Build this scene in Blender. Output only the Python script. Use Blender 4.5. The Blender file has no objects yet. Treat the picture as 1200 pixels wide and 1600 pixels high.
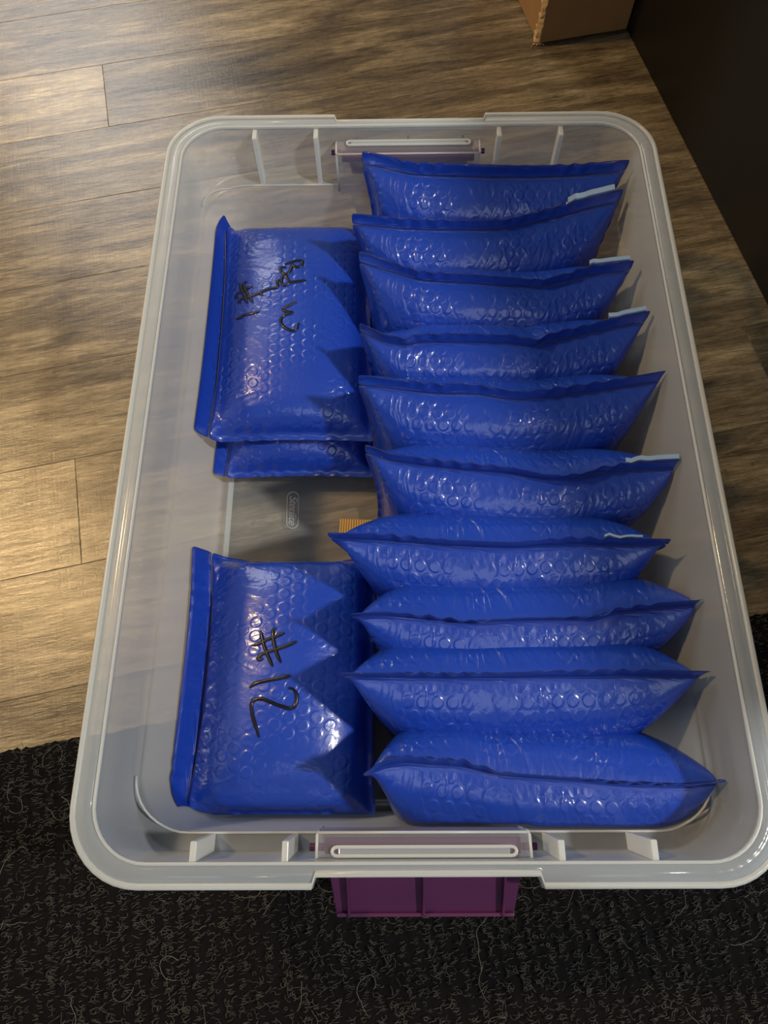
import bpy, bmesh, math, random
import numpy as np
from mathutils import Vector, Matrix
from mathutils.bvhtree import BVHTree

C = bpy.context.scene.collection
SC = bpy.context.scene

# ------------------------------------------------------------------ camera
CAM = np.array([-0.01976207, -0.25232058, 0.60654419])
PITCH, YAW, ROLL = 1.191287, 0.02281169, -0.02886194
cp, sp = math.cos(PITCH), math.sin(PITCH)
def rz(a, v):
    c, s = math.cos(a), math.sin(a)
    return np.array([c*v[0]-s*v[1], s*v[0]+c*v[1], v[2]])
F_, U_, R_ = rz(YAW, (0, cp, -sp)), rz(YAW, (0, sp, cp)), rz(YAW, (1, 0, 0))
cr, sr = math.cos(ROLL), math.sin(ROLL)
R_, U_ = cr*R_+sr*U_, -sr*R_+cr*U_
cd = bpy.data.cameras.new('camera')
cam = bpy.data.objects.new('camera', cd); C.objects.link(cam)
cd.sensor_fit = 'VERTICAL'; cd.sensor_height = 36; cd.lens = 1120/1600*36
cd.clip_start = 0.01
M = Matrix.Identity(4)
for i in range(3):
    M[i][0], M[i][1], M[i][2], M[i][3] = R_[i], U_[i], -F_[i], CAM[i]
cam.matrix_world = M
SC.camera = cam

# ------------------------------------------------------------------ light
SC.view_settings.view_transform = 'Standard'
SC.view_settings.look = 'None'
SC.view_settings.gamma = 1
SC.view_settings.use_curve_mapping = False
SC.view_settings.exposure = 0.0
SC.cycles.max_bounces = 12; SC.cycles.transparent_max_bounces = 24
w = bpy.data.worlds.new('dim_room'); SC.world = w; w.use_nodes = True
bg = w.node_tree.nodes['Background']
bg.inputs[0].default_value = (0.80, 0.86, 1.0, 1); bg.inputs[1].default_value = 0.10

def area(name, loc, target, size, power, col, size_y=None):
    l = bpy.data.lights.new(name, 'AREA'); l.energy = power; l.color = col
    l.shape = 'RECTANGLE' if size_y else 'DISK'; l.size = size
    if size_y: l.size_y = size_y
    o = bpy.data.objects.new(name, l); C.objects.link(o)
    o.location = loc
    o.rotation_euler = (Vector(target)-Vector(loc)).to_track_quat('-Z', 'Y').to_euler()
    return o
area('key_lamp', (1.25, -0.38, 1.62), (-0.1, -0.05, 0.05), 0.13, 24, (1.0, 0.97, 0.92))
area('warm_lamp', (-1.25, 0.50, 1.60), (-0.35, 0.0, 0), 0.14, 18, (1.0, 0.66, 0.30))
area('far_window', (-1.3, 2.6, 1.7), (-0.2, 0.3, 0), 0.9, 22, (0.95, 0.93, 0.90), 1.2)
area('near_window', (0.15, -1.45, 1.75), (0.05, 0.05, 0.1), 1.1, 4.2, (0.80, 0.87, 1.0), 0.7)
area('left_window', (-1.9, -0.15, 1.5), (-0.1, 0.0, 0.0), 1.0, 2.6, (0.84, 0.90, 1.0), 1.0)

# ------------------------------------------------------------------ helpers
def new_obj(name, me, mat=None, parent=None):
    o = bpy.data.objects.new(name, me); C.objects.link(o)
    if mat is not None and not me.materials: me.materials.append(mat)
    if parent: o.parent = parent
    return o
def mesh_np(name, v, f, uv=None, smooth=True):
    me = bpy.data.meshes.new(name)
    me.from_pydata([tuple(x) for x in v], [], [tuple(int(i) for i in x) for x in f])
    if smooth: me.polygons.foreach_set('use_smooth', [True]*len(me.polygons))
    me.update(); return me
def tag(o, label, cat, group=None, kind=None):
    o['label'] = label; o['category'] = cat
    if group: o['group'] = group
    if kind: o['kind'] = kind
    return o
def empty(name, loc=(0, 0, 0)):
    o = bpy.data.objects.new(name, None); C.objects.link(o); o.location = loc
    o.empty_display_size = 0.02
    return o
def bm_obj(name, bm, mat, parent=None, smooth=False, bevel=0):
    me = bpy.data.meshes.new(name); bm.to_mesh(me); bm.free()
    if smooth: me.polygons.foreach_set('use_smooth', [True]*len(me.polygons))
    o = new_obj(name, me, mat, parent)
    if bevel:
        b = o.modifiers.new('bevel', 'BEVEL'); b.width = bevel; b.segments = 2; b.limit_method = 'ANGLE'
    return o
def hexa(bm, pts):
    """8 points: bottom 4 ccw, top 4 ccw"""
    v = [bm.verts.new(p) for p in pts]
    for f in ((3, 2, 1, 0), (4, 5, 6, 7), (0, 1, 5, 4), (1, 2, 6, 5), (2, 3, 7, 6), (3, 0, 4, 7)):
        bm.faces.new([v[i] for i in f])
def box(bm, x0, x1, y0, y1, z0, z1):
    hexa(bm, [(x0, y0, z0), (x1, y0, z0), (x1, y1, z0), (x0, y1, z0), (x0, y0, z1), (x1, y0, z1), (x1, y1, z1), (x0, y1, z1)])

def nodes(name):
    m = bpy.data.materials.new(name); m.use_nodes = True
    nt = m.node_tree; nt.nodes.clear()
    out = nt.nodes.new('ShaderNodeOutputMaterial')
    return m, nt, out
class N:
    def __init__(s, nt): s.nt = nt
    def __call__(s, typ, ins=None, **props):
        n = s.nt.nodes.new(typ)
        for k, v in props.items(): setattr(n, k, v)
        for k, v in (ins or {}).items():
            if hasattr(v, 'is_output') or isinstance(v, bpy.types.NodeSocket): s.nt.links.new(v, n.inputs[k])
            else: n.inputs[k].default_value = v
        return n
    def math(s, op, a, b=0.0, clamp=False):
        return s('ShaderNodeMath', {0: a, 1: b}, operation=op, use_clamp=clamp).outputs[0]
    def mix(s, f, a, b):
        n = s.nt.nodes.new('ShaderNodeMix'); n.data_type = 'RGBA'
        for i, v in ((0, f), (6, a), (7, b)):
            if isinstance(v, bpy.types.NodeSocket): s.nt.links.new(v, n.inputs[i])
            else: n.inputs[i].default_value = v
        return n.outputs[2]
    def range(s, v, a, b, c=0.0, d=1.0, smooth=False):
        return s('ShaderNodeMapRange', {0: v, 1: a, 2: b, 3: c, 4: d}, interpolation_type='SMOOTHSTEP' if smooth else 'LINEAR').outputs[0]
def srgb(r, g, b):
    f = lambda c: c/12.92 if c <= .04045 else ((c+.055)/1.055)**2.4
    return (f(r/255), f(g/255), f(b/255), 1)
def simple(name, col, rough=0.5, spec=0.5, coat=0, noise=0, scale=60, bump=0):
    m, nt, out = nodes(name); n = N(nt)
    p = n('ShaderNodeBsdfPrincipled', {'Roughness': rough, 'Specular IOR Level': spec, 'Coat Weight': coat})
    nt.links.new(p.outputs[0], out.inputs[0])
    tc = n('ShaderNodeTexCoord').outputs['Object']
    ns = n('ShaderNodeTexNoise', {'Vector': tc, 'Scale': scale, 'Detail': 5}).outputs[0]
    k = [c*(1-noise) for c in col[:3]]+[1]; h = [min(1, c*(1+noise)) for c in col[:3]]+[1]
    nt.links.new(n.mix(ns, k, h), p.inputs['Base Color'])
    if bump:
        b = n('ShaderNodeBump', {'Height': ns, 'Strength': 1.0, 'Distance': bump})
        nt.links.new(b.outputs[0], p.inputs['Normal'])
    return m

# ------------------------------------------------------------------ materials
def mailer_mat(name, bubble_h):
    m, nt, out = nodes(name); n = N(nt)
    uvn = n('ShaderNodeUVMap', uv_map='UVMap').outputs[0]
    msk = n('ShaderNodeAttribute', attribute_name='mask').outputs['Fac']
    # bubble lattice, pitch 10.5 mm
    wob = n('ShaderNodeTexNoise', {'Vector': uvn, 'Scale': 14.0, 'Detail': 2}).outputs['Color']
    wv = n('ShaderNodeVectorMath', {0: wob, 1: (0.5, 0.5, 0.5)}, operation='SUBTRACT').outputs[0]
    wv = n('ShaderNodeVectorMath', {0: wv, 'Scale': 0.004}, operation='SCALE').outputs[0]
    uw = n('ShaderNodeVectorMath', {0: uvn, 1: wv}, operation='ADD').outputs[0]
    P = 0.0108
    def lat(off):
        a = n('ShaderNodeVectorMath', {0: uw, 1: (1/P, 1/(P*1.732), 0)}, operation='MULTIPLY').outputs[0]
        a = n('ShaderNodeVectorMath', {0: a, 1: (off+50, off+50, 0)}, operation='ADD').outputs[0]
        a = n('ShaderNodeVectorMath', {0: a}, operation='FRACTION').outputs[0]
        a = n('ShaderNodeVectorMath', {0: a, 1: (0.5, 0.5, 0)}, operation='SUBTRACT').outputs[0]
        a = n('ShaderNodeVectorMath', {0: a, 1: (1, 1.732, 0)}, operation='MULTIPLY').outputs[0]
        return n('ShaderNodeVectorMath', {0: a}, operation='LENGTH').outputs['Value']
    d = n.math('MINIMUM', lat(0.0), lat(0.5))
    ringd = n.range(d, 0.30, 0.46, 1.0, 0.0, True)
    dome = n.range(d, 0.0, 0.34, 0.25, 0.0, True)
    hb = n.math('SUBTRACT', ringd, dome)
    patch = n('ShaderNodeTexNoise', {'Vector': uvn, 'Scale': 22.0, 'Detail': 1}).outputs[0]
    patch = n.range(patch, 0.42, 0.60, 0.12, 1.0)
    hb = n.math('MULTIPLY', n.math('MULTIPLY', hb, msk), patch)
    # crinkles of the film
    cr = n('ShaderNodeTexNoise', {'Vector': uvn, 'Scale': 45.0, 'Detail': 4, 'Roughness': 0.6, 'Distortion': 1.2}).outputs[0]
    st = n('ShaderNodeVectorMath', {0: uvn, 1: (60, 17, 1)}, operation='MULTIPLY').outputs[0]
    cr2 = n('ShaderNodeTexNoise', {'Vector': st, 'Scale': 1.0, 'Detail': 3, 'Distortion': 0.8}).outputs[0]
    hh = n.math('ADD', n.math('MULTIPLY', hb, bubble_h), n.math('MULTIPLY', cr, 0.00045))
    hh = n.math('ADD', hh, n.math('MULTIPLY', cr2, 0.0007))
    sv = n('ShaderNodeSeparateXYZ', {0: uvn})
    wr = n('ShaderNodeVectorMath', {0: uvn, 1: (30, 13, 1)}, operation='MULTIPLY').outputs[0]
    wr = n('ShaderNodeTexNoise', {'Vector': wr, 'Scale': 1.0, 'Detail': 2, 'Distortion': 1.6}).outputs[0]
    wr = n.math('POWER', n.math('ABSOLUTE', n.math('SUBTRACT', wr, 0.5)), 0.7)
    near = n.math('MULTIPLY', n.range(sv.outputs[1], 0.085, 0.150, 0.12, 1.0, True), n.range(msk, 0, 1, 0.15, 1.0))
    hh = n.math('ADD', hh, n.math('MULTIPLY', n.math('MULTIPLY', wr, near), -0.0022))
    b = n('ShaderNodeBump', {'Height': hh, 'Strength': 1.0, 'Distance': 1.0})
    ns = n('ShaderNodeTexNoise', {'Vector': uvn, 'Scale': 9.0, 'Detail': 3}).outputs[0]
    col = n.mix(ns, srgb(14, 56, 162), srgb(22, 68, 184))
    p = n('ShaderNodeBsdfPrincipled', {'Base Color': col, 'Roughness': 0.38, 'Specular IOR Level': 0.6,
          'Coat Weight': 0.65, 'Coat Roughness': 0.13, 'Normal': b.outputs[0], 'Coat Normal': b.outputs[0]})
    nt.links.new(p.outputs[0], out.inputs[0])
    return m
MAILER = mailer_mat('blue_poly_film', 0.00038)
STRIP = simple('release_strip', srgb(150, 180, 215), 0.3, noise=0.1)
INK = simple('marker_ink', srgb(16, 12, 22), 0.32, 0.5, coat=0.15)

def plastic(name, fog, tint=(0.84, 0.91, 0.95), rough=0.25, haze=0.0):
    """translucent polypropylene film: thickness along the ray grows towards grazing, so does the milkiness"""
    m, nt, out = nodes(name); n = N(nt)
    g = n('ShaderNodeNewGeometry')
    dt = n('ShaderNodeVectorMath', {0: g.outputs['Normal'], 1: g.outputs['Incoming']}, operation='DOT_PRODUCT').outputs['Value']
    ca = n.math('MAXIMUM', n.math('ABSOLUTE', dt), 0.18)
    ft = n.math('POWER', 1-fog, n.math('DIVIDE', 1.0, ca))
    tcn = n('ShaderNodeTexCoord').outputs['Object']
    bn = n('ShaderNodeTexNoise', {'Vector': tcn, 'Scale': 35.0, 'Detail': 6}).outputs[0]
    bmp = n('ShaderNodeBump', {'Height': bn, 'Distance': 0.0006, 'Strength': 0.6}).outputs[0]
    df = n('ShaderNodeBsdfDiffuse', {'Color': (*tint, 1), 'Normal': bmp})
    tl = n('ShaderNodeBsdfTranslucent', {'Color': (*tint, 1), 'Normal': bmp})
    body = n('ShaderNodeMixShader', {0: 0.5, 1: df.outputs[0], 2: tl.outputs[0]})
    tr = n('ShaderNodeBsdfTransparent', {'Color': (0.97, 0.98, 0.98, 1)})
    mx = n('ShaderNodeMixShader', {0: ft, 1: body.outputs[0], 2: tr.outputs[0]})
    fr = n.math('ADD', 0.04, n.math('MULTIPLY', 0.75, n.math('POWER', n.math('SUBTRACT', 1.0, n.math('MINIMUM', n.math('ABSOLUTE', dt), 1.0)), 5.0)))
    gl = n('ShaderNodeBsdfGlossy', {'Roughness': rough, 'Normal': bmp})
    fin = n('ShaderNodeMixShader', {0: fr, 1: mx.outputs[0], 2: gl.outputs[0]})
    nt.links.new(fin.outputs[0], out.inputs[0])
    return m
TUB = plastic('translucent_tub_plastic', 0.36, rough=0.32)
TUBF = plastic('tub_base_plastic', 0.27)
RIM = plastic('rim_plastic', 0.34, rough=0.14)
EDGE = plastic('thick_edge_plastic', 0.72, (0.90, 0.93, 0.90))
PURPLE = simple('purple_latch_plastic', srgb(84, 38, 76), 0.34, 0.5, noise=0.05)

def wood():
    m, nt, out = nodes('weathered_oak_laminate'); n = N(nt)
    tc = n('ShaderNodeTexCoord').outputs['Object']
    rnd = n('ShaderNodeAttribute', attribute_name='seed', attribute_type='OBJECT').outputs['Fac']
    tone = n('ShaderNodeAttribute', attribute_name='tone', attribute_type='OBJECT').outputs['Fac']
    off = n('ShaderNodeCombineXYZ', {0: rnd, 1: n.math('MULTIPLY', rnd, 3.7), 2: rnd}).outputs[0]
    v0 = n('ShaderNodeVectorMath', {0: tc, 1: off}, operation='ADD').outputs[0]
    def tex(sx, sy, detail=5, dist=0.0, rough=0.55):
        s = n('ShaderNodeVectorMath', {0: v0, 1: (sx, sy, 1)}, operation='MULTIPLY').outputs[0]
        return n('ShaderNodeTexNoise', {'Vector': s, 'Scale': 1.0, 'Detail': detail, 'Distortion': dist, 'Roughness': rough}).outputs[0]
    broad = tex(4.0, 26, 6, 1.3, 0.62)
    grain = tex(20, 185, 8, 1.1, 0.72)
    pores = tex(85, 760, 4, 0.5, 0.65)
    crossw = tex(420, 30, 2, 0.3)
    lines = tex(2.2, 60, 3, 1.4)
    base = n('ShaderNodeValToRGB', {0: broad})
    e = base.color_ramp.elements
    e[0].position, e[0].color = 0.28, srgb(80, 71, 56)
    e[1].position, e[1].color = 0.72, srgb(186, 168, 130)
    a = base.color_ramp.elements.new(0.5); a.color = srgb(134, 118, 90)
    g1 = n.range(grain, 0.36, 0.62, 0.58, 1.24)
    p1 = n.range(pores, 0.34, 0.6, 0.72, 1.14)
    c1 = n.range(crossw, 0.35, 0.65, 0.95, 1.04)
    # thin dark cracks
    cr = n.math('ABSOLUTE', n.math('SUBTRACT', lines, 0.5))
    c2 = n.range(cr, 0.0, 0.011, 0.52, 1.0)
    k = n.math('MULTIPLY', n.math('MULTIPLY', g1, p1), n.math('MULTIPLY', c1, c2))
    k = n.math('MULTIPLY', k, tone)
    kc = n('ShaderNodeCombineXYZ', {0: k, 1: k, 2: k}).outputs[0]
    col = n('ShaderNodeVectorMath', {0: base.outputs[0], 1: kc}, operation='MULTIPLY').outputs[0]
    hgt = n.math('ADD', n.math('MULTIPLY', grain, 0.00025), n.math('MULTIPLY', pores, 0.00018))
    hgt = n.math('ADD', hgt, n.math('MULTIPLY', crossw, 0.0001))
    b = n('ShaderNodeBump', {'Height': hgt, 'Strength': 0.8, 'Distance': 1.0})
    p = n('ShaderNodeBsdfPrincipled', {'Base Color': col, 'Roughness': 0.23, 'Specular IOR Level': 0.6, 'Normal': b.outputs[0]})
    nt.links.new(p.outputs[0], out.inputs[0])
    return m
WOOD = wood()
CARD = simple('cardboard', srgb(158, 120, 76), 0.8, 0.2, noise=0.12, scale=40, bump=0.0003)
CARD_D = simple('torn_cardboard', srgb(190, 158, 112), 0.9, 0.1, noise=0.25, scale=300)
DARK = simple('black_brown_veneer', srgb(27, 24, 19), 0.45, 0.35, noise=0.15, scale=30)
RUGM = simple('black_carpet', srgb(19, 18, 18), 0.95, 0.1, noise=0.4, scale=250)
FIBRE = simple('carpet_fibre', srgb(80, 78, 72), 0.65, 0.25, noise=0.35, scale=90)
HAIR = simple('pale_hair', srgb(150, 146, 130), 0.5, 0.4)
GOLD = simple('golden_corrugated_card', srgb(226, 190, 118), 0.5, 0.4, noise=0.1)

# ------------------------------------------------------------------ floor: rows of planks at 12.2 degrees
ANG = math.radians(12.2); CA, SA = math.cos(ANG), math.sin(ANG)
def room(u, v, z=0): return (u*CA-v*SA, u*SA+v*CA, z)
fl = empty('floor'); fl.rotation_euler = (0, 0, ANG); fl['kind'] = 'structure'
bm = bmesh.new(); box(bm, -1.3, 1.3, -0.9, 1.5, -0.02, -0.0085)
bm_obj('subfloor', bm, simple('subfloor_board', srgb(60, 50, 40), 0.9), fl)
joints = {5: (-0.236, 0.62), 0: (-0.300, 0.37), 1: (-0.72, 0.10), 2: (0.29, -0.55), 3: (-0.95, 0.02), 4: (-0.62, 0.52),
          6: (-0.45, 0.33), 7: (-0.1, 0.8), -1: (-0.05, 0.9), -2: (-0.4, 0.4)}
tones = {(5, 0): 1.36, (5, 1): 0.76, (0, 0): 0.98, (0, 1): 1.02, (1, 0): 0.9, (1, 1): .92, (2, 1): 1.0, (2, 2): 0.72, (3, 1): 1.05,
         (4, 1): 0.90, (6, 0): 1.0, (6, 1): 0.95, (-1, 0): 1.02, (-1, 1): 0.85, (1, 2): 0.95, (0, 2): 0.7, (3, 2): 0.9}
rnd = random.Random(4)
PW = 0.1065; V0 = 0.0055
for k in range(-3, 12):
    js = sorted(joints.get(k, (rnd.uniform(-0.8, -0.1), rnd.uniform(0.2, 0.9))))
    ends = [-1.28]+list(js)+[1.28]
    for i in range(len(ends)-1):
        u0, u1 = ends[i], ends[i+1]
        v0 = V0+k*PW
        L = u1-u0; g = 0.00012; bv = 0.0004
        bm = bmesh.new()
        lo = [(g, g, -0.0085), (L-g, g, -0.0085), (L-g, PW-g, -0.0085), (g, PW-g, -0.0085)]
        mi = [(x, y, -bv*0.6) for x, y, _ in lo]
        hi = [(g+bv, g+bv, 0), (L-g-bv, g+bv, 0), (L-g-bv, PW-g-bv, 0), (g+bv, PW-g-bv, 0)]
        V = [[bm.verts.new(p) for p in r] for r in (lo, mi, hi)]
        for a in range(2):
            for j in range(4):
                bm.faces.new([V[a][j], V[a][(j+1) % 4], V[a+1][(j+1) % 4], V[a+1][j]])
        bm.faces.new(V[2]); bm.faces.new(V[0][::-1])
        o = bm_obj('plank', bm, WOOD, fl)
        o.location = (u0, v0, 0)
        o['seed'] = rnd.uniform(0, 30); o['tone'] = tones.get((k, i), rnd.uniform(0.85, 1.05))

# ------------------------------------------------------------------ furniture side and carton at the top right
bm = bmesh.new()
CH = 0.58
box(bm, 0.404, 0.85, -0.35, 1.35, 0.0, CH)
cab = bm_obj('dark_cabinet', bm, DARK, None, bevel=0.002)
cab.rotation_euler = (0, 0, ANG)
tag(cab, 'tall black-brown cabinet side standing on the wood floor at the right', 'cabinet')

bx = empty('cardboard_box', room(0.289, 0.554)); bx.rotation_euler = (0, 0, ANG)
tag(bx, 'brown cardboard box with a torn bottom corner standing against the dark cabinet', 'box')
T = 0.004; BW, BD, BH = 0.1135, 0.30, 0.26
def wall_obj(name, x0, x1, y0, y1, z0, z1):
    bm = bmesh.new(); box(bm, x0, x1, y0, y1, z0, z1); return bm_obj(name, bm, CARD, bx, bevel=0.0012)
wall_obj('front_panel', 0.002, BW, 0, T, 0.003, BH)
wall_obj('side_panel', 0, T, T, BD, 0.001, BH)
wall_obj('side_panel', BW-T, BW, T, BD, 0.001, BH)
wall_obj('back_panel', T, BW-T, BD-T, BD, 0.001, BH)
wall_obj('base_panel', T, BW-T, T, BD-T, 0.001, 0.005)
wall_obj('top_flap', 0.001, BW, 0, BD/2-0.001, BH, BH+0.004)
wall_obj('top_flap', 0.001, BW, BD/2+0.001, BD, BH, BH+0.004)
# torn, frayed strip along the standing corner
bm = bmesh.new(); rr = random.Random(5)
prev = None
ring = []
for i in range(26):
    z = 0.0015+i*0.0048
    o1 = -0.0018-rr.uniform(0, 0.0035)*(1 if i < 5 else .35); o2 = -0.0006-rr.uniform(0, 0.0012)
    ring.append([bm.verts.new(p) for p in ((0.0005, 0.012+rr.uniform(-.003, .01), z), (o1, 0.004+rr.uniform(-.003, .002), z+rr.uniform(-.001, .001)), (0.001+rr.uniform(-.001, .002), o2, z), (0.004, 0.0005, z))])
for a, b in zip(ring, ring[1:]):
    for j in range(3): bm.faces.new([a[j], a[j+1], b[j+1], b[j]])
    bm.faces.new([a[3], a[0], b[0], b[3]])
bm.faces.new(ring[0]); bm.faces.new(ring[-1][::-1])
o = bm_obj('torn_corner', bm, CARD_D, bx); o['label'] = 'frayed pale torn corner edge'
bm = bmesh.new()
for i in range(9):
    x = rr.uniform(-.008, .010); y = rr.uniform(-.007, .004); s = rr.uniform(.001, .0028)
    hexa(bm, [(x, y, .0005), (x+s, y+rr.uniform(-.001, .001), .0005), (x+s, y+s, .0005), (x, y+s*1.2, .0005),
              (x+.0002, y, .0012), (x+s*.8, y, .0018), (x+s, y+s, .001), (x, y+s, .0014)])
o = bm_obj('paper_scrap', bm, CARD_D, bx)
o['kind'] = 'stuff'

# ------------------------------------------------------------------ rug
RA = math.radians(9.8); RX, RY = -0.3364, -0.2167
rug = empty('ribbed_carpet', (RX, RY, 0)); rug.rotation_euler = (0, 0, RA)
tag(rug, 'black ribbed looped carpet with curly loose fibres under the near end of the tub', 'rug')
TH = 0.0042
rs = np.random.RandomState(3)
nx, ny = 420, 200
xs = np.linspace(-0.25, 1.15, nx); ys = np.linspace(0, -0.62, ny)
X, Y = np.meshgrid(xs, ys)
rib = 0.5+0.5*np.cos(2*np.pi*X/0.0105)
Z = TH-0.0026*(1-rib)**1.2+rs.randn(ny, nx)*0.00035*1.5-0.0004
Z[0] = 0.0004; Z[1] -= 0.0008
Y[0] += rs.randn(nx)*0.0007
# flatter where the tub stands on it
wx = RX+X*math.cos(RA)-Y*math.sin(RA); wy = RY+X*math.sin(RA)+Y*math.cos(RA)
under = (np.abs(wx) < 0.175) & (np.abs(wy) < 0.265)
Z = np.where(under, np.minimum(Z, TH-0.0006), Z)
v = np.stack([X, Y, Z], -1).reshape(-1, 3)
idx = np.arange(nx*ny).reshape(ny, nx)
f = np.stack([idx[1:, :-1], idx[1:, 1:], idx[:-1, 1:], idx[:-1, :-1]], -1).reshape(-1, 4)
vb = v.copy(); o = new_obj('carpet_base', mesh_np('carpet_base', v, f), RUGM, rug)

def fibres(name, specs, mat, parent, sides=3):
    V = []; Fc = []
    for pts, r in specs:
        pts = np.asarray(pts, float); n0 = len(V)
        for i, p in enumerate(pts):
            t = pts[min(i+1, len(pts)-1)]-pts[max(i-1, 0)]; t = t/(np.linalg.norm(t)+1e-9)
            a = np.cross(t, (0.3, 0.2, 1)); a = a/(np.linalg.norm(a)+1e-9); b = np.cross(t, a)
            for s in range(sides):
                q = 2*math.pi*s/sides; V.append(p+r*(math.cos(q)*a+math.sin(q)*b))
        for i in range(len(pts)-1):
            for s in range(sides):
                Fc.append((n0+i*sides+s, n0+i*sides+(s+1) % sides, n0+(i+1)*sides+(s+1) % sides, n0+(i+1)*sides+s))
    return new_obj(name, mesh_np(name, V, Fc), mat, parent)
specs = []
r2 = random.Random(8)
def rug_local(wx, wy):
    dx, dy = wx-RX, wy-RY
    return dx*math.cos(RA)+dy*math.sin(RA), -dx*math.sin(RA)+dy*math.cos(RA)
n_f = 0
while n_f < 17000:
    wx_, wy_ = r2.uniform(-0.36, 0.36), r2.uniform(-0.46, -0.06)
    x, y = rug_local(wx_, wy_)
    if y > -0.001: continue
    if abs(wx_) < 0.172 and wy_ > -0.262:
        if r2.random() < 1: continue
    x = round(x/0.0105)*0.0105+r2.gauss(0, 0.0022)      # on the ribs
    k = r2.random(); a = r2.uniform(0, 6.28); R = r2.uniform(0.0008, 0.0020)
    pts = []
    if k < 0.72:      # small loops across the rib
        a0 = r2.uniform(-0.5, 0.5); lean = r2.uniform(-.4, .4)
        for i in range(6):
            q = math.pi*i/5
            dx = math.cos(q)*R*1.3; dz = math.sin(q)*R*0.9
            pts.append((x+dx*math.cos(a0), y+dx*math.sin(a0)+dz*lean, TH-0.0008+dz))
    else:             # loose curls
        n = 8; cx, cy = x, y; d = a; cur = r2.uniform(-0.9, 0.9)
        for i in range(n):
            pts.append((cx, cy, TH+0.0003+abs(math.sin(i*0.9))*0.0010)); d += cur+r2.uniform(-.5, .5)
            st = 0.0009; cx += st*math.cos(d); cy += st*math.sin(d)
    specs.append((pts, r2.uniform(0.00014, 0.00032))); n_f += 1
o = fibres('loop_pile', specs, FIBRE, rug); o['kind'] = 'stuff'
specs = []
for i in range(150):
    wx_, wy_ = r2.uniform(-0.35, 0.35), r2.uniform(-0.44, -0.10)
    if abs(wx_) < 0.18 and wy_ > -0.27: continue
    x, y = rug_local(wx_, wy_)
    if y > -0.01: continue
    d = r2.uniform(0, 6.28); cur = r2.uniform(-.22, .22); pts = []; n = r2.randint(10, 26)
    for j in range(n):
        pts.append((x, y, TH+0.0012+0.0006*math.sin(j*.7+i))); d += cur+r2.gauss(0, .22)
        x += 0.0016*math.cos(d); y = min(y+0.0016*math.sin(d), -.002)
    specs.append((pts, r2.uniform(0.00008, 0.00016)))
o = fibres('stray_hair', specs, HAIR, rug); o['kind'] = 'stuff'; o['label'] = 'loose pale hairs and lint'

# ------------------------------------------------------------------ the tub
TZ = 0.0036           # it stands on the pressed carpet
tub = empty('storage_tub', (0, 0, TZ))
tag(tub, 'translucent plastic storage tub with purple latches holding blue bubble mailers', 'storage tub')
EX = [0.0655, 0.0635]           # edges of the latch notch
def ring_pts(hx, hy, r, z, notch=0.0):
    xs_end = [EX[0], EX[1], 0.03, 0.0, -0.03, -EX[1], -EX[0]]
    out = []
    def arc(cx, cy, a0):
        for i in range(11):
            a = a0+math.pi/2*i/10; out.append((cx+r*math.cos(a), cy+r*math.sin(a), z))
    arc(hx-r, hy-r, 0)
    for x in xs_end: out.append((x, hy-(notch if abs(x) <= EX[1]+1e-6 else 0), z))
    arc(-hx+r, hy-r, math.pi/2)
    for y in (0.12, 0, -0.12): out.append((-hx, y, z))
    arc(-hx+r, -hy+r, math.pi)
    for x in xs_end[::-1]: out.append((x, -hy+(notch if abs(x) <= EX[1]+1e-6 else 0), z))
    arc(hx-r, -hy+r, 1.5*math.pi)
    for y in (-0.12, 0, 0.12): out.append((hx, y, z))
    return out
def loft(name, rings, mat, parent, cap=None, solid=0, closed=False):
    n = len(rings[0]); V = [p for r in rings for p in r]; Fc = []
    m = len(rings)
    for k in range(m if closed else m-1):
        k2 = (k+1) % m
        for i in range(n):
            j = (i+1) % n; Fc.append((k*n+i, k*n+j, k2*n+j, k2*n+i))
    if cap == 0: Fc.append(tuple(range(n))[::-1])
    o = new_obj(name, mesh_np(name, V, Fc), mat, parent)
    if solid:
        s = o.modifiers.new('solid', 'SOLIDIFY'); s.thickness = solid; s.offset = -1
    return o
Zt = lambda z: z-TZ
body = [(.1660, .2560, .026, .0065), (.1700, .2600, .030, .0070), (.1722, .2625, .032, .0095), (.1735, .2640, .033, .014),
        (.1840, .2715, .034, .100), (.1845, .2722, .034, .1040), (.1848, .2740, .034, .1055), (.1852, .2825, .034, .1065), (.1858, .2840, .034, .1085),
        (.1938, .2862, .034, .1535)]
loft('tub_wall', [ring_pts(a, b, c, Zt(z)) for a, b, c, z in body], TUB, tub)
o = loft('tub_base', [ring_pts(a, b, c, Zt(z)) for a, b, c, z in [(.150, .240, .02, .0052), (.1640, .2540, .025, .0055), (.1660, .2560, .026, .0065)]], TUBF, tub, cap=0)
# outer heel of the base, a raised foot ring the tub stands on
loft('foot_ring', [ring_pts(a, b, c, Zt(z)) for a, b, c, z in [(.1650, .2550, .026, .0062), (.1650, .2550, .026, .0037), (.1675, .2575, .028, .0037), (.1680, .2580, .028, .0066)]], EDGE, tub, closed=True)
# raised line of the inner heel (the moulding step along the floor)
loft('floor_bead', [ring_pts(a, b, c, Zt(z)) for a, b, c, z in [(.1630, .2530, .024, .0058), (.1638, .2538, .0245, .0066), (.1648, .2548, .025, .0060)]], EDGE, tub)
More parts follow.
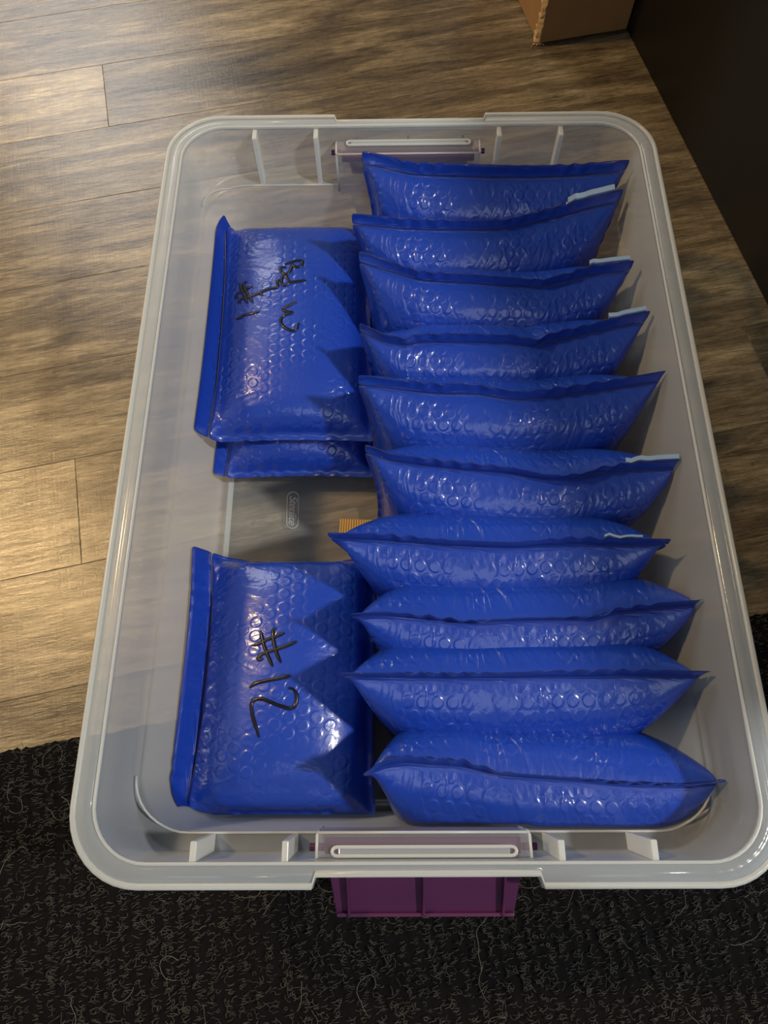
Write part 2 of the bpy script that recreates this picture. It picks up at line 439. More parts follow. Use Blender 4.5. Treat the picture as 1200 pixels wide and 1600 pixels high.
# rim: thin flat flange, inner bead, outer rolled edge
loft('rim_flange', [ring_pts(.1945, .2872, .034, Zt(.1552)), ring_pts(.2052, .2970, .042, Zt(.1552), .0058),
                    ring_pts(.2052, .2970, .042, Zt(.1540), .0058), ring_pts(.1945, .2872, .034, Zt(.1540))], RIM, tub, closed=True)
def bead(hx, hy, r, z, notch, wdt, hgt, name, mat):
    prof = [(-wdt/2, -hgt*.5), (-wdt/2, hgt*.3), (-wdt*.25, hgt*.5), (wdt*.25, hgt*.5), (wdt/2, hgt*.3), (wdt/2, -hgt*.5)]
    return loft(name, [ring_pts(hx+a, hy+a, r+a, Zt(z+b), notch) for a, b in prof], mat, tub, closed=True)
bead(.1943, .2868, .034, .1550, 0, .0018, .0030, 'inner_bead', EDGE)
bead(.2064, .2984, .043, .1545, .0062, .0034, .0042, 'rim_edge', EDGE)
loft('rim_skirt', [ring_pts(.2078, .2998, .0445, Zt(.1535), .0062), ring_pts(.2086, .3006, .0455, Zt(.1440), .0062),
                   ring_pts(.2078, .2998, .0445, Zt(.1440), .0062), ring_pts(.2070, .2990, .0435, Zt(.1535), .0062)], RIM, tub, closed=True)
# a second moulding line on the side walls
for s in (-1, 1):
    # ribs on the end walls
    for x in (-.1345, -.0815, .077, .130):
        bm = bmesh.new(); t = .0019
        y0, y1, yt = .2730, .2835, .2862
        pts = lambda xx: [(xx, s*y0, Zt(.1058)), (xx, s*(y1), Zt(.1070)), (xx, s*(yt), Zt(.1535)), (xx, s*(y0+.0022), Zt(.1535)), (xx, s*(y0+.0004), Zt(.120))]
        a = [bm.verts.new(p) for p in pts(x-t)]; b = [bm.verts.new(p) for p in pts(x+t)]
        bm.faces.new(a); bm.faces.new(b[::-1])
        for i in range(5): bm.faces.new([a[i], b[i], b[(i+1) % 5], a[(i+1) % 5]])
        bm_obj('rib', bm, EDGE, tub, bevel=.0006)
    # latch housing moulded into the end wall
    bm = bmesh.new()
    X0, X1 = -.0645, .0615
    P4 = [(X0, .2600), (X1, .2600)]
    zb, zt_ = (.098, .1400)
    vs = {}
    for i, x in enumerate((X0, X1)):
        for j, (y, z) in enumerate(((.2700, zb), (.2712, zt_), (.2845, zt_+.0015), (.2815, zb))):
            vs[i, j] = bm.verts.new((x, s*y, Zt(z)))
    bm.faces.new([vs[0, 0], vs[1, 0], vs[1, 1], vs[0, 1]]); bm.faces.new([vs[0, 1], vs[1, 1], vs[1, 2], vs[0, 2]])
    bm.faces.new([vs[0, 0], vs[0, 1], vs[0, 2], vs[0, 3]]); bm.faces.new([vs[1, 3], vs[1, 2], vs[1, 1], vs[1, 0]])
    hs = bm_obj('latch_housing', bm, plastic('housing_plastic', 0.22, (0.84, 0.82, 0.90)) if s == -1 else bpy.data.materials['housing_plastic'], tub, bevel=.002)
    # bright edges of the housing and the raised loop on its top
    def tube(name, pts, r, mat, parent, closed=False, sides=8):
        V = []; Fc = []; n = len(pts); pts = [Vector(p) for p in pts]
        for i, p in enumerate(pts):
            a = pts[(i-1) % n] if closed or i > 0 else p; b = pts[(i+1) % n] if closed or i < n-1 else p
            t = (b-a).normalized(); up = Vector((0, 0, 1)) if abs(t.z) < .9 else Vector((1, 0, 0))
            q = t.cross(up).normalized(); w_ = q.cross(t)
            for k in range(sides):
                an = 2*math.pi*k/sides; V.append(p+q*r*math.cos(an)+w_*r*math.sin(an))
        for i in range(n if closed else n-1):
            for k in range(sides):
                Fc.append((i*sides+k, i*sides+(k+1) % sides, ((i+1) % n)*sides+(k+1) % sides, ((i+1) % n)*sides+k))
        if not closed: Fc.append(tuple(range(sides))[::-1]); Fc.append(tuple((n-1)*sides+k for k in range(sides)))
        return new_obj(name, mesh_np(name, V, Fc), mat, parent)
    tube('housing_edge', [(X0, s*.2700, Zt(.100)), (X0, s*.2712, Zt(.1375)), (X0, s*.2725, Zt(.1402)), (X0, s*.2855, Zt(.1415))], .0009, EDGE, hs)
    tube('housing_edge', [(X1, s*.2700, Zt(.100)), (X1, s*.2712, Zt(.1375)), (X1, s*.2725, Zt(.1402)), (X1, s*.2855, Zt(.1415))], .0009, EDGE, hs)
    tube('housing_edge', [(X0, s*.2714, Zt(.1398)), (X1, s*.2714, Zt(.1398))], .0008, EDGE, hs)
    loop = []
    for cx, a0 in ((.0500, -90), (-.0525, 90)):
        for i in range(7):
            a = math.radians(a0+180*i/6); loop.append((cx+.0022*math.cos(a)*1.3, s*(.2815)+.0024*math.sin(a), Zt(.1425)))
    tube('raised_loop', loop, .0010, EDGE, hs, closed=True)
    bm = bmesh.new(); box(bm, -.0515, .0490, s*.2815-.0018, s*.2815+.0018, Zt(.1414), Zt(.1424)); bm_obj('raised_pad', bm, RIM, hs, bevel=.0004)
    # pale tube added for the highlight along the ledge, curling up the side walls
    rp = ring_pts(.1846, .2727, .034, Zt(.1053)); pp = [p for p in rp if p[1]*s > .236]
    pp.sort(key=lambda p: math.atan2(p[0], abs(p[1])-.15))
    pp = [(x, y, z+max(0, abs(x)-.166)*.55) for x, y, z in pp]
    tube('ledge_highlight', pp, .00075, EDGE, tub)
    # the latch itself
    la = empty('latch', (0, 0, 0)); la.parent = tub; la['label'] = 'purple plastic latch hanging open outside the rim'
    bm = bmesh.new()
    xa, xb, ya, yb, za, zb2 = .0575, .0530, .2905, .3185, .134, .116
    if s == 1: ya, yb, za, zb2 = .2860, .2960, .140, .100
    def q(x, y, z): return (x-.0005, s*y, Zt(z))
    hexa(bm, [q(-xb, yb, zb2-.002), q(xb, yb, zb2-.002), q(xa, ya, za-.002), q(-xa, ya, za-.002),
              q(-xb, yb, zb2), q(xb, yb, zb2), q(xa, ya, za), q(-xa, ya, za)])
    bm_obj('latch_plate', bm, PURPLE, la, bevel=.0004)
    bm = bmesh.new()
    hexa(bm, [q(-xb, yb, zb2-.003), q(xb, yb, zb2-.003), q(xb, yb-.0022, zb2-.003), q(-xb, yb-.0022, zb2-.003),
              q(-xb, yb, zb2+.0035), q(xb, yb, zb2+.0035), q(xb, yb-.0022, zb2+.0035), q(-xb, yb-.0022, zb2+.0035)])
    bm_obj('lip', bm, PURPLE, la, bevel=.0006)
    for x in (-.0462, -.0010, .0470):
        bm = bmesh.new(); t = .0007
        x2 = x*.985
        hexa(bm, [q(x2-t, yb, zb2), q(x2+t, yb, zb2), q(x+t, ya, za), q(x-t, ya, za),
                  q(x2-t, yb, zb2+.0045), q(x2+t, yb, zb2+.0045), q(x+t, ya, za+.006), q(x-t, ya, za+.006)])
        bm_obj('stiffener', bm, PURPLE, la, bevel=.0003)
    for xc, sgn in ((X0, -1), (X1, 1)):
        bm = bmesh.new()
        r = bmesh.ops.create_cone(bm, cap_ends=True, segments=14, radius1=.0022, radius2=.0022, depth=.0085,
                                  matrix=Matrix.Translation((xc+sgn*.0005, s*.2795, Zt(.1345))) @ Matrix.Rotation(math.pi/2, 4, 'Y'))
        bm_obj('hinge_peg', bm, PURPLE, la, smooth=False)
    # hinge bar inside the housing (seen faintly through the plastic)
    bm = bmesh.new(); box(bm, X0+.004, X1-.004, min(s*.2745, s*.2835), max(s*.2745, s*.2835), Zt(.128), Zt(.1335))
    bm_obj('hinge_bar', bm, PURPLE, la, bevel=.001)

# moulded oval badge with script lettering on the base
bm = bmesh.new()
cx, cy, hl, rr_ = -.1078, -.0100, .0125, .0052
outl = []
for a0, yy in ((0, cy+hl), (180, cy-hl)):
    for i in range(13):
        a = math.radians(a0+180*i/12); outl.append((math.cos(a), math.sin(a), yy))
n = len(outl)
rings = []
for rad, z in ((rr_-.0005, .0052), (rr_-.0004, .0060), (rr_+.0004, .0060), (rr_+.0005, .0052)):
    rings.append([(cx+c_*rad+(yy-cy)*-.02, yy+s_*rad, Zt(z)) for c_, s_, yy in outl])
loft('badge_outline', rings, EDGE, tub, closed=True)
for o in list(bpy.data.objects):
    pass
tx = bpy.data.curves.new('badge_text', 'FONT'); tx.body = 'Sterilite'; tx.size = .0088; tx.extrude = .00035; tx.shear = .35
tx.align_x = 'CENTER'; tx.align_y = 'CENTER'; tx.space_character = .9
to = bpy.data.objects.new('tmp_text', tx); C.objects.link(to)
bpy.context.view_layer.update()
me = bpy.data.meshes.new_from_object(to.evaluated_get(bpy.context.evaluated_depsgraph_get()))
bpy.data.objects.remove(to)
o = new_obj('badge_lettering', me, EDGE, tub)
bb = [v_.co for v_ in me.vertices]; wx0 = min(b.x for b in bb); wx1 = max(b.x for b in bb)
k = .0285/(wx1-wx0)
o.location = (cx, cy, Zt(.0056)); o.rotation_euler = (0, 0, -math.pi/2); o.scale = (k, k, 1)

# ------------------------------------------------------------------ cloth simulation of the mailers
NX, NY, FL = 66, 42, 2
def simulate(specs, iters=260):
    """each spec: a (length), b (height), cx, ct, cn half sizes of the contents, off (content offset along the height), seed"""
    B = len(specs); p = np.zeros((B, 2, NY, NX, 3)); dx = np.zeros(B); dy = np.zeros(B)
    H = np.zeros((B, 3)); Cc = np.zeros((B, 3)); press = np.zeros(B)
    for i, s in enumerate(specs):
        rs = np.random.RandomState(s['seed'])
        x = np.linspace(-s['a']/2, s['a']/2, NX); t = np.linspace(0, s['b'], NY)
        p[i, :, :, :, 0] = x[None, None, :]; p[i, :, :, :, 1] = t[None, :, None]
        nz = np.zeros((NY, NX))
        for k in range(14):
            fx, fy = rs.uniform(0, 90), rs.uniform(0, 60); nz += np.sin(fx*x[None, :]+rs.uniform(0, 6.3)+fy*t[:, None])*rs.uniform(.2, 1)
        bub = np.sin(np.pi*np.linspace(0, 1, NX))[None, :]*np.sin(np.pi*np.linspace(0, 1, NY))[:, None]
        p[i, 0, :, :, 2] = .001*bub+.00035*nz; p[i, 1, :, :, 2] = -.001*bub+.00035*nz
        dx[i] = s['a']/(NX-1); dy[i] = s['b']/(NY-1)
        H[i] = (s['cx'], s['ct'], s['cn']); Cc[i] = (s.get('ox', 0), s['b']/2+s.get('off', 0), s.get('oz', 0)); press[i] = s.get('press', 1.0)
    mid = np.zeros_like(p); pr = p.copy()
    sh = lambda v: v[:, None, None, None]
    def con(A, Bv, rest, ks, kc):
        d = Bv-A; L = np.sqrt((d*d).sum(-1))+1e-9
        e = (L-rest)/L; e = np.where(e > 0, e*ks, e*kc)
        c = d*(e*.5)[..., None]; A += c; Bv -= c
    rdx, rdy = sh(dx), sh(dy); rd = np.sqrt(rdx**2+rdy**2)
    R = .010
    for it in range(iters):
        g = min(1, (it+1)/(iters*.55))
        v = (p-pr)*.90; pr = p.copy(); p += v
        # pressure
        ex = np.zeros_like(p); ey = np.zeros_like(p)
        ex[:, :, :, 1:-1] = p[:, :, :, 2:]-p[:, :, :, :-2]; ey[:, :, 1:-1] = p[:, :, 2:]-p[:, :, :-2]
        nn = np.cross(ex, ey); L = np.sqrt((nn*nn).sum(-1, keepdims=True))+1e-9; nn /= L
        nn[:, 1] *= -1
        amp = (press*(.000055 if it < iters*.8 else .00003))[:, None, None, None, None]
        p += nn*amp*g
        # contents
        Hs = (H*np.array([1, 1, g]))[:, None, None, None, :]-R*np.array([1, 1, g]); Hs = np.maximum(Hs, 0)
        Cg = (Cc*np.array([1, 1, g]))[:, None, None, None, :]
        q = np.abs(p-Cg)-Hs
        wrong = (p-Cg)[..., 2]*np.array([1, -1])[None, :, None, None] < 0
        q[..., 2] = np.where(wrong, -1e-3, q[..., 2])
        sg = np.sign(p-Cg); sg[sg == 0] = 1
        qo = np.maximum(q, 0); lo = np.sqrt((qo*qo).sum(-1)); dist = lo-R*g
        ins = dist < 0
        dirv = np.where((lo > 1e-6)[..., None], qo*sg/(lo[..., None]+1e-9), 0)
        deep = lo <= 1e-6
        side = np.array([1, -1])[None, :, None, None]
        move = np.zeros_like(p)
        move += np.where((ins & ~deep)[..., None], dirv*(-dist)[..., None], 0)
        zt = Cg[..., 2]+side*(Hs[..., 2]+R*g)
        move[..., 2] += np.where(ins & deep, zt-p[..., 2], 0)
        p += move*.8
        for _ in range(2):
            con(p[:, :, :, 0:-1:2], p[:, :, :, 1::2], rdx, 1, .10); con(p[:, :, :, 1:-1:2], p[:, :, :, 2::2], rdx, 1, .10)
            con(p[:, :, 0:-1:2], p[:, :, 1::2], rdy, 1, .10); con(p[:, :, 1:-1:2], p[:, :, 2::2], rdy, 1, .10)
            for o_ in (0, 1):
                con(p[:, :, :-1, o_:-1:2], p[:, :, 1:, o_+1::2], rd, .6, .05)
                con(p[:, :, 1:, o_:-1:2], p[:, :, :-1, o_+1::2], rd, .6, .05)
            # bending
            for o_ in (0, 2):
                n_ = p[:, :, :, o_:-2:4].shape[3]; con(p[:, :, :, o_:-2:4], p[:, :, :, o_+2::4][:, :, :, :n_], 2*rdx, 0, .12)
                n_ = p[:, :, o_:-2:4].shape[2]; con(p[:, :, o_:-2:4], p[:, :, o_+2::4][:, :, :n_], 2*rdy, 0, .12)
            # welded border
            for sl in ((slice(None), slice(None), slice(0, FL)), (slice(None), slice(None), slice(NY-FL-2, NY)),
                       (slice(None), slice(None), slice(None), slice(0, FL)), (slice(None), slice(None), slice(None), slice(NX-FL, NX))):
                m_ = p[sl].mean(1, keepdims=True); p[sl] = m_
        # keep seams from wandering
        zf = p[..., 2]; 
        for sl in ((slice(None), slice(None), slice(NY-FL-2, NY)), (slice(None), slice(None), slice(0, FL))):
            p[sl][..., 2] *= .985
    return p

S = []
# the ten mailers standing on edge, far to near:
# top seam as (x, y) along the seam at height zt, then bottom line (xl, yl)-(xr, yr)
def BK(px, py, z):
    d = F_+R_*(px-600)/1120-U_*(py-800)/1120
    return CAM+d*(z-CAM[2])/d[2]
UP = [
 dict(px=[(565,234),(600,237),(640,244),(720,243),(850,247),(985,249)], zt=.151, yb=.233, cn=.0185, xl=-.032, xr=.170),
 dict(px=[(549,333),(600,333),(700,332),(795,333),(850,318),(915,303),(975,294)], zt=.141, yb=.181, cn=.0195, xl=-.036, xr=.166),
 dict(px=[(560,390),(610,402),(655,416),(740,418),(850,430),(895,418),(925,408),(992,406)], zt=.141, yb=.128, cn=.0195, xl=-.034, xr=.167),
 dict(px=[(561,503),(601,520),(638,525),(655,515),(727,512),(801,515),(843,526),(867,512),(960,492),(1018,484)], zt=.142, yb=.074, cn=.0195, xl=-.034, xr=.168),
 dict(px=[(559,585),(601,585),(680,590),(745,588),(801,601),(820,604),(937,590),(1044,578)], zt=.142, yb=.019, cn=.0205, xl=-.034, xr=.168),
 dict(px=[(570,693),(610,706),(703,714),(801,723),(867,739),(909,737),(951,723),(988,718),(1079,717)], zt=.140, yb=-.040, cn=.0205, xl=-.030, xr=.168),
 dict(px=[(510,832),(600,830),(700,838),(800,842),(900,833),(960,838),(1050,842)], zt=.140, yb=-.089, cn=.0195, xl=-.030, xr=.166),
 dict(px=[(546,959),(596,953),(667,959),(744,970),(810,963),(904,962),(946,962),(969,947),(1052,938),(1119,936)], zt=.138, yb=-.136, cn=.0190, xl=-.030, xr=.168),
 dict(px=[(530,1051),(638,1049),(738,1048),(875,1044),(993,1043),(1113,1049)], zt=.140, yb=-.183, cn=.0190, xl=-.030, xr=.167),
 dict(px=[(567,1211),(596,1187),(632,1178),(727,1182),(786,1204),(904,1215),(993,1225),(1082,1228),(1153,1219)], zt=.130, yb=-.243, cn=.0240, xl=-.028, xr=.170),
]
for i, u in enumerate(UP):
    S.append(dict(a=.262, b=.168, cx=.098, ct=.055, cn=u['cn'], off=-.016, seed=11+i, press=.8+.5*((i*37) % 10)/10, oz=[.007,.007,.007,.007,.006,.002,0,0,.002,0][i], ox=.004*((i*53) % 7-3)))
# lying ones: number 12, number 1, the one under number 1, flat block contents
S.append(dict(a=.235, b=.172, cx=.094, ct=.052, cn=.0255, off=-.006, seed=41, press=.35))
S.append(dict(a=.262, b=.172, cx=.104, ct=.058, cn=.0160, off=-.004, seed=42, press=.30))
S.append(dict(a=.262, b=.172, cx=.104, ct=.058, cn=.0160, off=-.004, seed=43, press=.30))
SIM = simulate(S)

IN = np.array([(z, hx, hy) for hx, hy, r, z in body if z < .1045]+[(.1076, .1848, .2722), (.154, .1938, .2722)])
def inside(W, q=None):
    z = W[:, 2]; hx = np.interp(z, IN[:, 0], IN[:, 1])-.0016; hy = np.interp(z, IN[:, 0], IN[:, 2])-.0014
    hp = hm = hy
    if q is not None:
        hp = hy-.025*(q-q.min()); hm = hy-.025*(q.max()-q)
    # the latch housings stick in a little
    lim = np.where((np.abs(W[:, 0]) < .07) & (z > .09) & (z < .145), np.minimum(hy, .2685), hy)
    hp = hp+lim-hy; hm = hm+lim-hy
    r = .031
    W = W.copy()
    W[:, 0] = np.clip(W[:, 0], -hx, hx); W[:, 1] = np.clip(W[:, 1], -hm, hp)
    cx, cy = np.abs(W[:, 0])-(hx-r), np.abs(W[:, 1])-(hy-r)
    L = np.hypot(cx, cy); m = (cx > 0) & (cy > 0) & (L > r)
    W[m, 0] = np.sign(W[m, 0])*(hx[m]-r+cx[m]*r/L[m]); W[m, 1] = np.sign(W[m, 1])*(hy[m]-r+cy[m]*r/L[m])
    W[:, 2] = np.maximum(W[:, 2], .0078)
    return W
def mailer_mesh(P2, a, b, warp, root, flip=False):
    """P2: (2,NY,NX,3) simulated sheets -> pouch mesh and the sealed top edge as its own mesh"""
    s = np.linspace(0, a, NX); t = np.linspace(0, b, NY)
    Q = P2.copy()
    off = np.zeros((2, NY, NX)); off[0] = .00035; off[1] = -.00035
    Q[..., 2] += off
    W = warp(Q.reshape(-1, 3)).reshape(Q.shape)
    edge = np.minimum.reduce([np.minimum(np.arange(NX), NX-1-np.arange(NX))[None, :]+0*np.arange(NY)[:, None],
                              np.minimum(np.arange(NY), (NY-1-np.arange(NY))-2)[:, None]+0*np.arange(NX)[None, :]])
    mask = np.clip((edge-FL+.0)/1.5, 0, 1)
    def build(name, j0, j1):
        V = []; UV = []; MK = []; Fc = []
        n = NX
        rows = j1-j0
        for sd in (0, 1):
            V.append(W[sd, j0:j1].reshape(-1, 3)); MK.append(mask[j0:j1].reshape(-1))
            uu, tt = np.meshgrid(s, t[j0:j1]); UV.append(np.stack([uu+sd*.5, tt], -1).reshape(-1, 2))
        V = np.concatenate(V); UV = np.concatenate(UV); MK = np.concatenate(MK)
        o_ = rows*n
        ii = np.arange(o_).reshape(rows, n)
        f0 = np.stack([ii[:-1, :-1], ii[:-1, 1:], ii[1:, 1:], ii[1:, :-1]], -1).reshape(-1, 4)
        f1 = f0[:, ::-1]+o_
        br = list(ii[0])+list(ii[1:, -1])+list(ii[-1, ::-1][1:])+list(ii[::-1, 0][1:-1])
        fs = [(br[k], br[k]+o_, br[(k+1) % len(br)]+o_, br[(k+1) % len(br)]) for k in range(len(br))]
        Fc = [tuple(x) for x in f0]+[tuple(x) for x in f1]+fs
        me = mesh_np(name, V, Fc)
        uvl = me.uv_layers.new(name='UVMap')
        li = np.zeros(len(me.loops), dtype=np.int32); me.loops.foreach_get('vertex_index', li)
        uvl.data.foreach_set('uv', UV[li].reshape(-1))
        at = me.attributes.new('mask', 'FLOAT', 'POINT'); at.data.foreach_set('value', MK.astype(np.float32))
        o = new_obj(name, me, MAILER, root)
        sm = o.modifiers.new('sub', 'SUBSURF'); sm.levels = 1; sm.render_levels = 1; sm.boundary_smooth = 'PRESERVE_CORNERS'
        return o, V, Fc
    TS = NY-4
    pouch, V, Fc = build('pouch', 0, TS+1)
    top, _, _ = build('sealed_edge', TS, NY)
    return pouch, top, W, (V, Fc)

def straighten(P, ax, at):
    P = P.copy()
    X = P[..., 0]; T_ = P[..., 1]
    e0, e1 = P[0, :, 0, 0], P[0, :, -1, 0]; g0, g1 = X.min(), X.max()
    f = (X-e0[None, :, None])/(e1-e0)[None, :, None]
    n0 = e0+(g0-e0)*ax; n1 = e1+(g1-e1)*ax
    P[..., 0] = n0[None, :, None]+f*(n1-n0)[None, :, None]
    b0, b1 = P[0, 0, :, 1], P[0, -1, :, 1]; h0, h1 = T_.min(), T_.max()
    f = (T_-b0[None, None, :])/(b1-b0)[None, None, :]
    m0 = b0+(h0-b0)*at; m1 = b1+(h1-b1)*at
    P[..., 1] = m0[None, None, :]+f*(m1-m0)[None, None, :]
    return P
UPLABEL = [
 'standing blue bubble mailer farthest from the camera, in front of the far latch',
 'second standing blue bubble mailer from the far end, pale strip on its crumpled right corner',
 'third standing blue bubble mailer from the far end, its seam dipping in the middle',
 'fourth standing blue bubble mailer from the far end, its seam kinked near both ends',
 'fifth standing blue bubble mailer from the far end, with a wide smooth dark front',
 'sixth standing blue bubble mailer from the far end, white strip behind its right corner',
 'standing blue bubble mailer with its left tip reaching out over the golden card',
 'standing blue bubble mailer third from the near end, seam pulled up at the right tip',
 'standing blue bubble mailer second from the near end, straight seam with pointed tips',
 'plump blue bubble mailer nearest the camera, lying back by the near latch',
]
def smooth_interp(u, us, xs):
    # piecewise linear, then light smoothing
    k = np.linspace(-.013, .013, 7); return sum(np.interp(np.clip(u+d, 0, 1), us, xs) for d in k)/7
STR = {1: (.80, .97, .0050), 2: (.855, .985, .0032), 3: (.865, .985, .0032), 5: (.83, .97, .0030), 6: (.83, .93, .0012)}
for i, u in enumerate(UP):
    tp = np.array([BK(px, py, u['zt']) for px, py in u['px']])
    us = (tp[:, 0]-tp[0, 0])/(tp[-1, 0]-tp[0, 0])
    P2 = straighten(SIM[i], .45, .55)
    xmn, xmx = P2[0, -1, 0, 0], P2[0, -1, -1, 0]
    tmn, tmx = P2[..., 1].min(), P2[0, -1, :, 1].max()
    zb = .0085
    rs = np.random.RandomState(70+i)
    def warp(q, u=u, tp=tp, us=us, xmn=xmn, xmx=xmx, tmn=tmn, tmx=tmx):
        uu = (q[:, 0]-xmn)/(xmx-xmn); vv = (q[:, 1]-tmn)/(tmx-tmn)
        topx = tp[0, 0]+(tp[-1, 0]-tp[0, 0])*uu
        topy = smooth_interp(uu, us, tp[:, 1])
        ts = np.interp(np.clip(uu, 0, 1), [0, 1], [tp[0, 1], tp[-1, 1]])
        botx = u['xl']+(u['xr']-u['xl'])*uu
        e = np.clip(vv, 0, 1.02)
        base = u['yb']+(ts-u['yb'])*e                       # straight sheet
        y = base+(topy-ts)*np.clip((e-.45)/.55, 0, 1)**1.6  # the seam's own waviness
        x = botx+(topx-botx)*np.clip(e, 0, 1)
        z = zb+(u['zt']-zb)*e
        # n axis: keep leaning sheets square
        lean = (ts-u['yb'])/(u['zt']-zb); ln = np.sqrt(1+lean**2)
        return np.stack([x, y-q[:, 2]/ln, z+q[:, 2]*lean/ln*.6], -1)
    root = empty('bubble_mailer', (float(tp[:, 0].mean()), u['yb'], .0085))
    tag(root, UPLABEL[i], 'mailer', 'blue bubble mailers standing on edge')
    sh_ = np.array(root.location)
    wp = lambda q, f=warp: inside(f(q), q[:, 2])-sh_
    pouch, top, W, _ = mailer_mesh(P2, .262, .168, wp, root)
    if i in STR:
        a0, a1, hh = STR[i]
        j0, j1 = int(a0*(NX-1)), int(a1*(NX-1)); V = []; Fc = []
        for k, j in enumerate(range(j0, j1+1)):
            pt = (W[0, -1, j]+W[1, -1, j])/2; pd = (W[0, -3, j]+W[1, -3, j])/2
            for q_ in (pd+np.array([0, .0006, 0]), pt+np.array([0, .0010, .0005]), pt+np.array([0, .0012+hh, .0008]),
                       pt+np.array([0, .0014+hh, .0002]), pt+np.array([0, .0014, -.0004]), pd+np.array([0, .0012, -.0002])): V.append(q_)
        m6 = 6
        for k in range(j1-j0):
            for e_ in range(m6):
                Fc.append((k*m6+e_, k*m6+(e_+1) % m6, (k+1)*m6+(e_+1) % m6, (k+1)*m6+e_))
        Fc.append(tuple(range(m6))[::-1]); Fc.append(tuple((j1-j0)*m6+e_ for e_ in range(m6)))
        o = new_obj('release_strip', mesh_np('release_strip', V, Fc, smooth=False), STRIP, root)
        o['label'] = 'pale release strip sticking up past the seam'

# ------------------------------------------------------------------ lying mailers
def lying(idx, a, b, x0, x1, y0, y1, zc, label, flange_up, zs=1.0, sk=0.0, sx_=.75):
    P2 = straighten(SIM[idx], sx_, .75)
    # local length (x) -> world -y..y ; local height (t): bottom (t=0) at the right, sealed edge at the left
    X = P2[..., 0]; T_ = P2[..., 1]
    xmn, xmx = X.min(), X.max(); tmn, tmx = T_.min(), T_.max()
    root = empty('bubble_mailer', ((x0+x1)/2, (y0+y1)/2, zc-.016))
    tag(root, label, 'mailer', 'blue bubble mailers lying flat')
    sh_ = np.array(root.location)
    def warp(q):
        uu = (q[:, 0]-xmn)/(xmx-xmn); vv = (q[:, 1]-tmn)/(tmx-tmn)
        x = x1+(x0-x1)*vv+sk*(uu-.5); y = y0+(y1-y0)*uu
        z = zc+q[:, 2]*zs
        f = np.clip((vv-.86)/.14, 0, 1)
        z = z+flange_up*f**1.3
        return inside(np.stack([x, y, z], -1), q[:, 2])-sh_
    return root, mailer_mesh(P2, a, b, warp, root)
r12, m12 = lying(10, .235, .172, -.180, -.030, -.2705, -.064, .0365, 'thick blue bubble mailer marked 12, lying flat at the near left of the tub', .030, 1.0, .004, .6)
r1u, m1u = lying(12, .262, .172, -.176, -.034, .012, .240, .0255, 'blue bubble mailer lying underneath the one marked 1, at the far left of the tub', .012)
r1, m1 = lying(11, .262, .172, -.186, -.034, .030, .264, .0600, 'blue bubble mailer marked 1 lying on top of another one, at the far left', .026, 1.0, -.004)

# marker writing, laid on the real surface
def writing(root, mm, strokes, width, z0, name):
    pouch, top, W, (V, Fc) = mm
    bvh = BVHTree.FromPolygons([tuple(x) for x in V], Fc)
    sh_ = np.array(root.location)
    Vv = []; Ff = []
    for st in strokes:
        # smooth polyline in the plane of the top, then dropped on to the film
        pts = []
        for px, py in st:
            d = BK(px, py, 0)-CAM; h = bvh.ray_cast(Vector(CAM-sh_), Vector(d).normalized())[0]
            pts.append((h.x+sh_[0], h.y+sh_[1]) if h else tuple(BK(px, py, z0)[:2]))
        pts = np.array(pts)
        for _ in range(2):
            q = [pts[0]]
            for a_, b_ in zip(pts, pts[1:]): q += [a_*.75+b_*.25, a_*.25+b_*.75]
            q.append(pts[-1]); pts = np.array(q)
        L = np.concatenate([[0], np.cumsum(np.linalg.norm(np.diff(pts, axis=0), axis=1))])
        n = max(4, int(L[-1]/.0009)); tt = np.linspace(0, L[-1], n)
        pts = np.stack([np.interp(tt, L, pts[:, 0]), np.interp(tt, L, pts[:, 1])], -1)
        rows = []
        for i, p in enumerate(pts):
            t = pts[min(i+1, n-1)]-pts[max(i-1, 0)]; t = t/(np.linalg.norm(t)+1e-9); nrm = np.array([-t[1], t[0]])
            taper = min(1, .55+i/n*4, .55+(n-1-i)/n*4)
            row = []
            for k in (-1, 0, 1):
                xy = p+nrm*k*width/2*taper
                h, no, _, _ = bvh.ray_cast(Vector((xy[0]-sh_[0], xy[1]-sh_[1], .2)), Vector((0, 0, -1)))
                if h is None: h = Vector((xy[0]-sh_[0], xy[1]-sh_[1], z0-sh_[2]))
                row.append(h+Vector((0, 0, .0006 if k else .0009)))
            rows.append(row)
        b0 = len(Vv)
        for r_ in rows: Vv += [tuple(x) for x in r_]+[tuple(x-Vector((0, 0, .0009))) for x in r_]
        for i in range(n-1):
            a_ = b0+i*6; c_ = a_+6
            for k in range(2): Ff.append((a_+k, a_+k+1, c_+k+1, c_+k))
            Ff.append((a_+2, a_+5, c_+5, c_+2)); Ff.append((a_+3, a_, c_, c_+3))
    o = new_obj(name, mesh_np(name, Vv, Ff), INK, root); return o
zm = lambda L, ox, oy, k: [[(ox+x*k, oy+y*k) for x, y in st] for st in L]
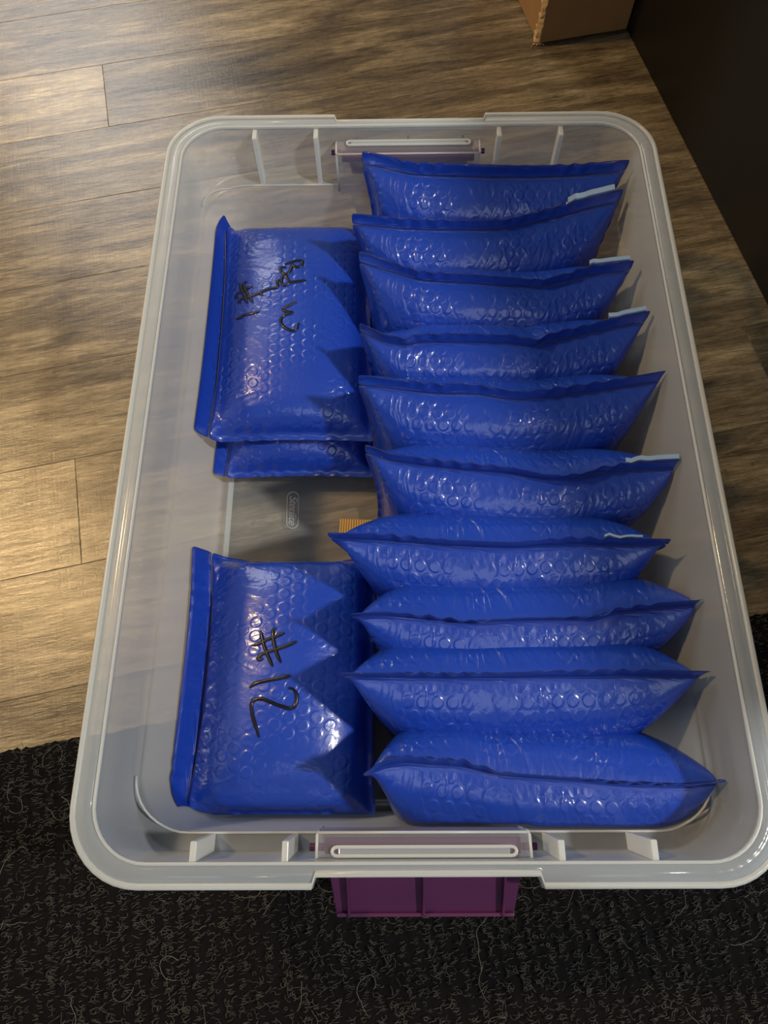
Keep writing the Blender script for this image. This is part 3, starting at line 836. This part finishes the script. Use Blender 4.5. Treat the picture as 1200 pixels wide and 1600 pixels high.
W1 = zm([[(780,120),(860,95),(960,68),(1030,65),(1050,100),(1030,140),(975,165),(920,150),(880,120),(885,180),(850,240),(800,270),(745,245),(710,190),(725,160),(805,165)],
         [(850,360),(820,310),(780,280),(740,310),(735,380),(765,435),(820,410),(850,385),(960,370),(1095,350)],
         [(740,350),(690,345),(670,380),(690,430),(660,465),(580,465),(500,490),(430,535),(350,560),(265,590),(190,610),(130,640),(115,670),(150,680)],
         [(430,535),(465,575)],
         [(140,400),(150,480),(200,590),(245,680)], [(235,375),(195,385),(185,430),(230,520),(285,610),(325,670)],
         [(320,440),(265,460),(150,520),(90,555),(65,590),(105,600)],
         [(415,805),(300,835),(190,855),(150,895),(85,910)],
         [(955,660),(850,710),(745,765),(790,805),(930,820),(820,835),(745,870),(720,950),(760,1020),(840,1065),(915,1085),(960,1050),(985,960)]], 360, 400, 130/1200)
writing(r1, m1, W1, .0026, .078, 'marker_writing')['label'] = 'black handwritten letters, a number sign and 1'
W12 = zm([[(630,155),(520,205),(420,235),(300,300),(200,325)], [(790,270),(650,330),(530,375),(400,410),(320,440),(270,495),(300,525),(345,490)],
          [(315,130),(330,220),(370,370),(420,480),(470,600)], [(520,100),(480,105),(475,200),(500,340),(540,470),(580,550)],
          [(705,715),(560,760),(420,780),(240,820),(165,880)],
          [(680,885),(740,890),(790,960),(790,1060),(760,1130),(700,1160),(600,1130),(480,1085),(380,1040),(300,1020),(220,1040),(190,1090),(195,1180),(215,1290),(250,1390),(270,1460),(295,1530)]], 370, 970, 190/1600)
writing(r12, m12, W12, .0026, .061, 'marker_writing')['label'] = 'black handwritten number sign and 12'

# ------------------------------------------------------------------ small golden corrugated scrap on the tub floor
V = []; Fc = []; n = 29
for i in range(n):
    x = i*.0011; z = .0009*(i % 2)
    for y, zz in ((0, z+.0010), (.019, z+.0010), (.019, 0), (0, 0)): V.append((x, y, zz))
for i in range(n-1):
    for e_ in range(4): Fc.append((i*4+e_, i*4+(e_+1) % 4, (i+1)*4+(e_+1) % 4, (i+1)*4+e_))
Fc.append((3, 2, 1, 0)); Fc.append(tuple((n-1)*4+e_ for e_ in range(4)))
o = new_obj('corrugated_card', mesh_np('corrugated_card', V, Fc, smooth=False), GOLD)
o.location = (-.0655, -.0385, .0062); o.rotation_euler = (0, 0, math.radians(-3))
tag(o, 'small golden ribbed card scrap on the tub floor under the mailer tip', 'card')
